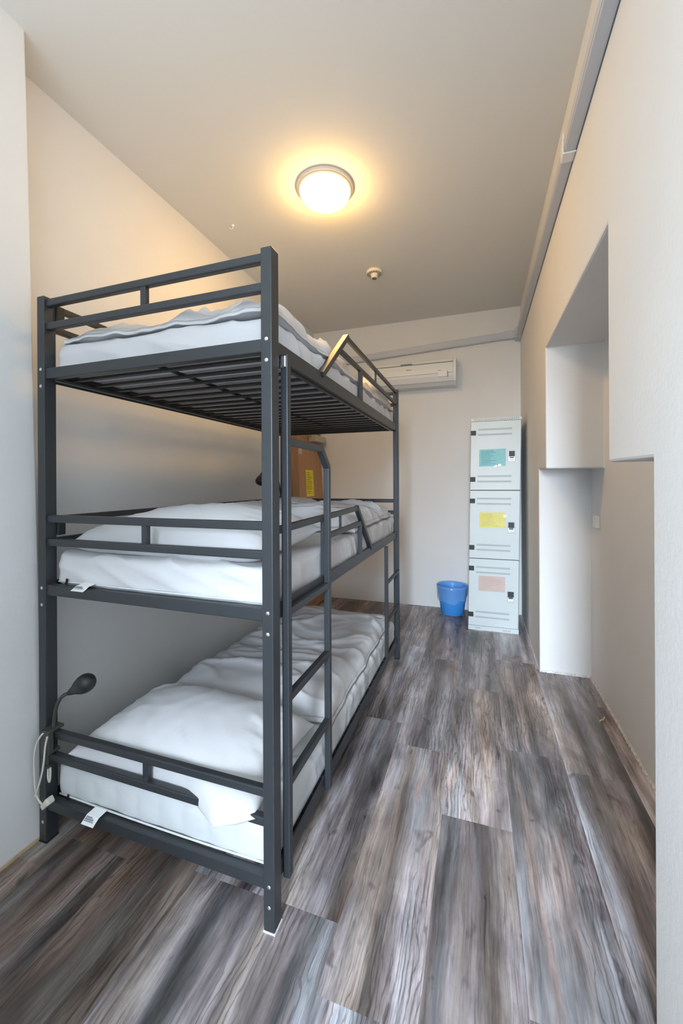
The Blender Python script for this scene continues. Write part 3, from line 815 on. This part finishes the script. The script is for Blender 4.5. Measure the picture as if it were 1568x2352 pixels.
bm = B(); box(bm, ax1-.084, ax1-.078, BY-.1975, BY-.17, 2.405, 2.462); obj('display_edge', bm, M['acgap'], dp)
bm = B(); box(bm, ax1-.175, ax1-.150, BY-.200, BY-.18, 2.474, 2.478); obj('indicator', bm, M['acgap'], dp)
bm = B()
for i, w in enumerate((.0045, .0055, .006, .0045, .0055, .005, .006)):
    box(bm, ax0+.400+i*.0085, ax0+.400+i*.0085+w, BY-.1985, BY-.19, 2.503, 2.512)
obj('logo', bm, M['acgap'], fp)

# ------------------------------------------------------------------ cable trunking
tr = thing('cable_trunking', 'white plastic cable trunking running along the right and back walls', 'cable trunking', (RX, 0, 2.75))
bm = B(); box(bm, RX-.047, RX, FY+.01, BY-.14, 2.752, 2.812); d1 = obj('duct_run', bm, M['trunk'], tr, bevel=.004)
bm = B(); box(bm, RX-.0475, RX-.0462, FY+.01, BY-.14, 2.7605, 2.762); box(bm, RX-.0015, RX, FY+.01, BY-.14, 2.7485, 2.752)  # front joint line; second strip paints the contact shadow along the wall
obj('duct_seam_shade', bm, M['line'], d1)
bm = B(); a_ = Vector((RX-.07, BY-.024, 2.812)); b_ = Vector((-1.62, BY-.024, 2.715)); bar(bm, a_, b_, .046, .070, (0, 1, 0)); d2 = obj('duct_run', bm, M['trunk'], tr, bevel=.004)
bm = B(); bar(bm, a_+Vector((0, -.0235, -.024)), b_+Vector((0, -.0235, -.024)), .0012, .0015, (0, 1, 0)); obj('duct_seam_shade', bm, simple('soft_shade', (.34, .35, .38), .7), d2)  # slightly darker line painted in for the back duct's shading
bm = B(); box(bm, RX-.053, RX, BY-.15, BY, 2.746, 2.848); box(bm, RX-.16, RX-.001, BY-.053, BY, 2.770, 2.848); obj('corner_elbow', bm, M['trunk'], tr, bevel=.006)
bm = B(); box(bm, RX-.051, RX, 1.945, 2.005, 2.748, 2.817); jc = obj('joint_cover', bm, simple('joint_white', (.74, .76, .78), .35), tr, bevel=.004)
bm = B(); box(bm, RX-.053, RX-.048, 1.940, 1.948, 2.750, 2.835); box(bm, RX-.053, RX, 1.940, 1.948, 2.745, 2.751); obj('cover_lip', bm, simple('lip_white', (.85, .86, .86), .3), jc, bevel=.002)

# ------------------------------------------------------------------ ceiling fittings
cx, cy = -.860, 2.238
cl_ = thing('ceiling_light', 'lit round opal glass ceiling lamp above the bunk', 'ceiling lamp', (cx, cy, CZ))
bm = B(); lathe(bm, [(0, CZ-.0005), (.170, CZ-.0005), (.170, CZ-.012), (.162, CZ-.018), (.150, CZ-.020), (0, CZ-.020)], cx, cy, 64); bmesh.ops.remove_doubles(bm, verts=bm.verts, dist=1e-5)
obj('base_plate', bm, M['plate'], cl_, smooth=True)
bm = B(); lathe(bm, [(.150, CZ-.019), (.1535, CZ-.021), (.1535, CZ-.030), (.149, CZ-.034), (.147, CZ-.030)], cx, cy, 64); obj('glass_rim', bm, M['glow_rim'], cl_, smooth=True)
bm = B(); R_ = .148
lathe(bm, [(R_*math.cos(t*PI/2/14)**.8, CZ-.026-.078*math.sin(t*PI/2/14)) for t in range(15)][:-1]+[(.0004, CZ-.104)], cx, cy, 64)
obj('glass_dome', bm, M['glow'], cl_, smooth=True)

sx0, sy0 = -.815, 3.255
sd = thing('smoke_detector', 'small cream smoke detector on the ceiling', 'smoke detector', (sx0, sy0, CZ))
bm = B(); lathe(bm, [(0, CZ-.0005), (.060, CZ-.0005), (.066, CZ-.006), (.066, CZ-.022), (.060, CZ-.028), (.03, CZ-.030), (0, CZ-.030)], sx0, sy0, 40); bmesh.ops.remove_doubles(bm, verts=bm.verts, dist=1e-5)
obj('detector_base', bm, M['cream'], sd, smooth=True)
bm = B(); lathe(bm, [(.030, CZ-.028), (.030, CZ-.040), (.026, CZ-.058), (.022, CZ-.062), (0, CZ-.062)], sx0, sy0, 32); bmesh.ops.remove_doubles(bm, verts=bm.verts, dist=1e-5)
ch = obj('sensor_chamber', bm, M['cream'], sd, smooth=True)
bm = B(); lathe(bm, [(.019, CZ-.0622), (.019, CZ-.066), (0, CZ-.066)], sx0, sy0, 24); bmesh.ops.remove_doubles(bm, verts=bm.verts, dist=1e-5); obj('sensor_tip', bm, M['detgrille'], ch)
bm = B()
for k in range(18):
    a_ = 2*PI*k/18; ca, sa = math.cos(a_), math.sin(a_)
    for r0, r1 in ((.038, .047), (.051, .060)):
        w = .005*r0/.045
        zr = lambda r: CZ-.0312 if r < .055 else CZ-.0295
        quad(bm, (sx0+ca*r0-sa*w, sy0+sa*r0+ca*w, zr(r0)), (sx0+ca*r1-sa*w, sy0+sa*r1+ca*w, zr(r1)), (sx0+ca*r1+sa*w, sy0+sa*r1-ca*w, zr(r1)), (sx0+ca*r0+sa*w, sy0+sa*r0-ca*w, zr(r0)))
obj('detector_grille', bm, M['detgrille'], sd)

hx, hy = -1.58, 2.356
hk = thing('ceiling_hook', 'tiny white hook in the ceiling above the bunk', 'hook', (hx, hy, CZ))
bm = B(); lathe(bm, [(0, CZ-.0005), (.012, CZ-.0005), (.011, CZ-.006), (.004, CZ-.009), (0, CZ-.009)], hx, hy, 20); bmesh.ops.remove_doubles(bm, verts=bm.verts, dist=1e-5); obj('hook_base', bm, M['tagm'], hk, smooth=True)
bm = B(); tube(bm, [(hx, hy, CZ-.006), (hx, hy, CZ-.018), (hx-.012, hy, CZ-.026), (hx-.024, hy, CZ-.018), (hx-.026, hy, CZ-.012)], .0022, 8, 6); obj('hook_wire', bm, M['tagm'], hk, smooth=True)

# ------------------------------------------------------------------ socket in the niche, chip on the floor
so = thing('wall_switch', 'small white wall switch on the back of the niche', 'wall switch', (NX, 2.96, 1.08))
bm = B(); box(bm, NX-.020, NX, 2.92, 3.0, 1.04, 1.12); obj('switch_plate', bm, M['switch'], so, bevel=.003)
bm = B(); box(bm, NX-.0235, NX-.019, 2.932, 2.988, 1.052, 1.108); obj('switch_rocker', bm, M['switch'], so, bevel=.003)
bm = B(); pts = [(.628, 2.57, .004), (.640, 2.585, .006), (.652, 2.59, .010), (.660, 2.605, .016)]
for p, q in zip(pts, pts[1:]): bar(bm, p, q, .008, .004, (0, 0, 1))
obj('wood_chip', bm, M['chip'], loc=(.63, 2.57, 0), label='small curled pale wood chip on the floor by the niche wall', cat='wood chip')

# ------------------------------------------------------------------ light
def area(name, loc, rot, sx, sy, power, col, spread=PI):
    l = bpy.data.lights.new(name, 'AREA'); l.shape = 'RECTANGLE'; l.size = sx; l.size_y = sy
    l.energy = power; l.color = col; l.spread = spread
    o = bpy.data.objects.new(name, l); COL.objects.link(o); o.location = loc; o.rotation_euler = rot; return o
area('window_daylight', ((WX0+WX1)/2, FY-.49, (WZ0+WZ1)/2), (math.radians(90-22), 0, math.radians(-9)), WX1-WX0-.04, WZ1-WZ0-.06, 68, (.73, .86, 1.0), math.radians(64))
area('bounce_fill', (-.55, FY+.45, 2.1), (math.radians(150), 0, 0), 1.8, 1.2, 42, (.79, .92, .99), math.radians(130))  # added unseen fill aimed up; stands in for daylight bounced onto the ceiling
area('side_fill', (-1.50, -.9, 1.55), Vector((1, .42, .02)).to_track_quat('-Z', 'Z').to_euler(), .9, 1.4, 22, (.64, .82, 1.0), math.radians(80))  # added unseen cool fill, no window here; brightens the near right wall

w = bpy.data.worlds.new('daylight'); SC.world = w; w.use_nodes = True
bg = w.node_tree.nodes['Background']; bg.inputs['Color'].default_value = (.72, .85, 1, 1); bg.inputs['Strength'].default_value = 1.0

# ------------------------------------------------------------------ camera
Fpx, YAW, ROLL, CXp, CYp = 922., .3296, -.005, 784., 1107.8
cam = bpy.data.cameras.new('camera'); co = bpy.data.objects.new('camera', cam); COL.objects.link(co)
cam.sensor_fit = 'VERTICAL'; cam.sensor_height = 36.; cam.lens = Fpx/2352*36.
cam.shift_y = (CYp-1176)/2352; cam.clip_start = .02
R0 = Vector((math.cos(YAW), math.sin(YAW), 0)); U0 = Vector((0, 0, 1)); Fw = Vector((-math.sin(YAW), math.cos(YAW), 0))
Rv = R0*math.cos(ROLL) + U0*math.sin(ROLL); Uv = -R0*math.sin(ROLL) + U0*math.cos(ROLL)
mt = Matrix((Rv, Uv, -Fw)).transposed().to_4x4(); mt.translation = (0, 0, H)
co.matrix_world = mt
SC.camera = co

SC.view_settings.view_transform = 'Standard'; SC.view_settings.look = 'None'
SC.view_settings.exposure = 0.; SC.view_settings.gamma = 1.
cy_ = SC.cycles
cy_.use_denoising = True; cy_.max_bounces = 14; cy_.diffuse_bounces = 8; cy_.glossy_bounces = 4
cy_.sample_clamp_indirect = 8.; cy_.caustics_reflective = False; cy_.caustics_refractive = False
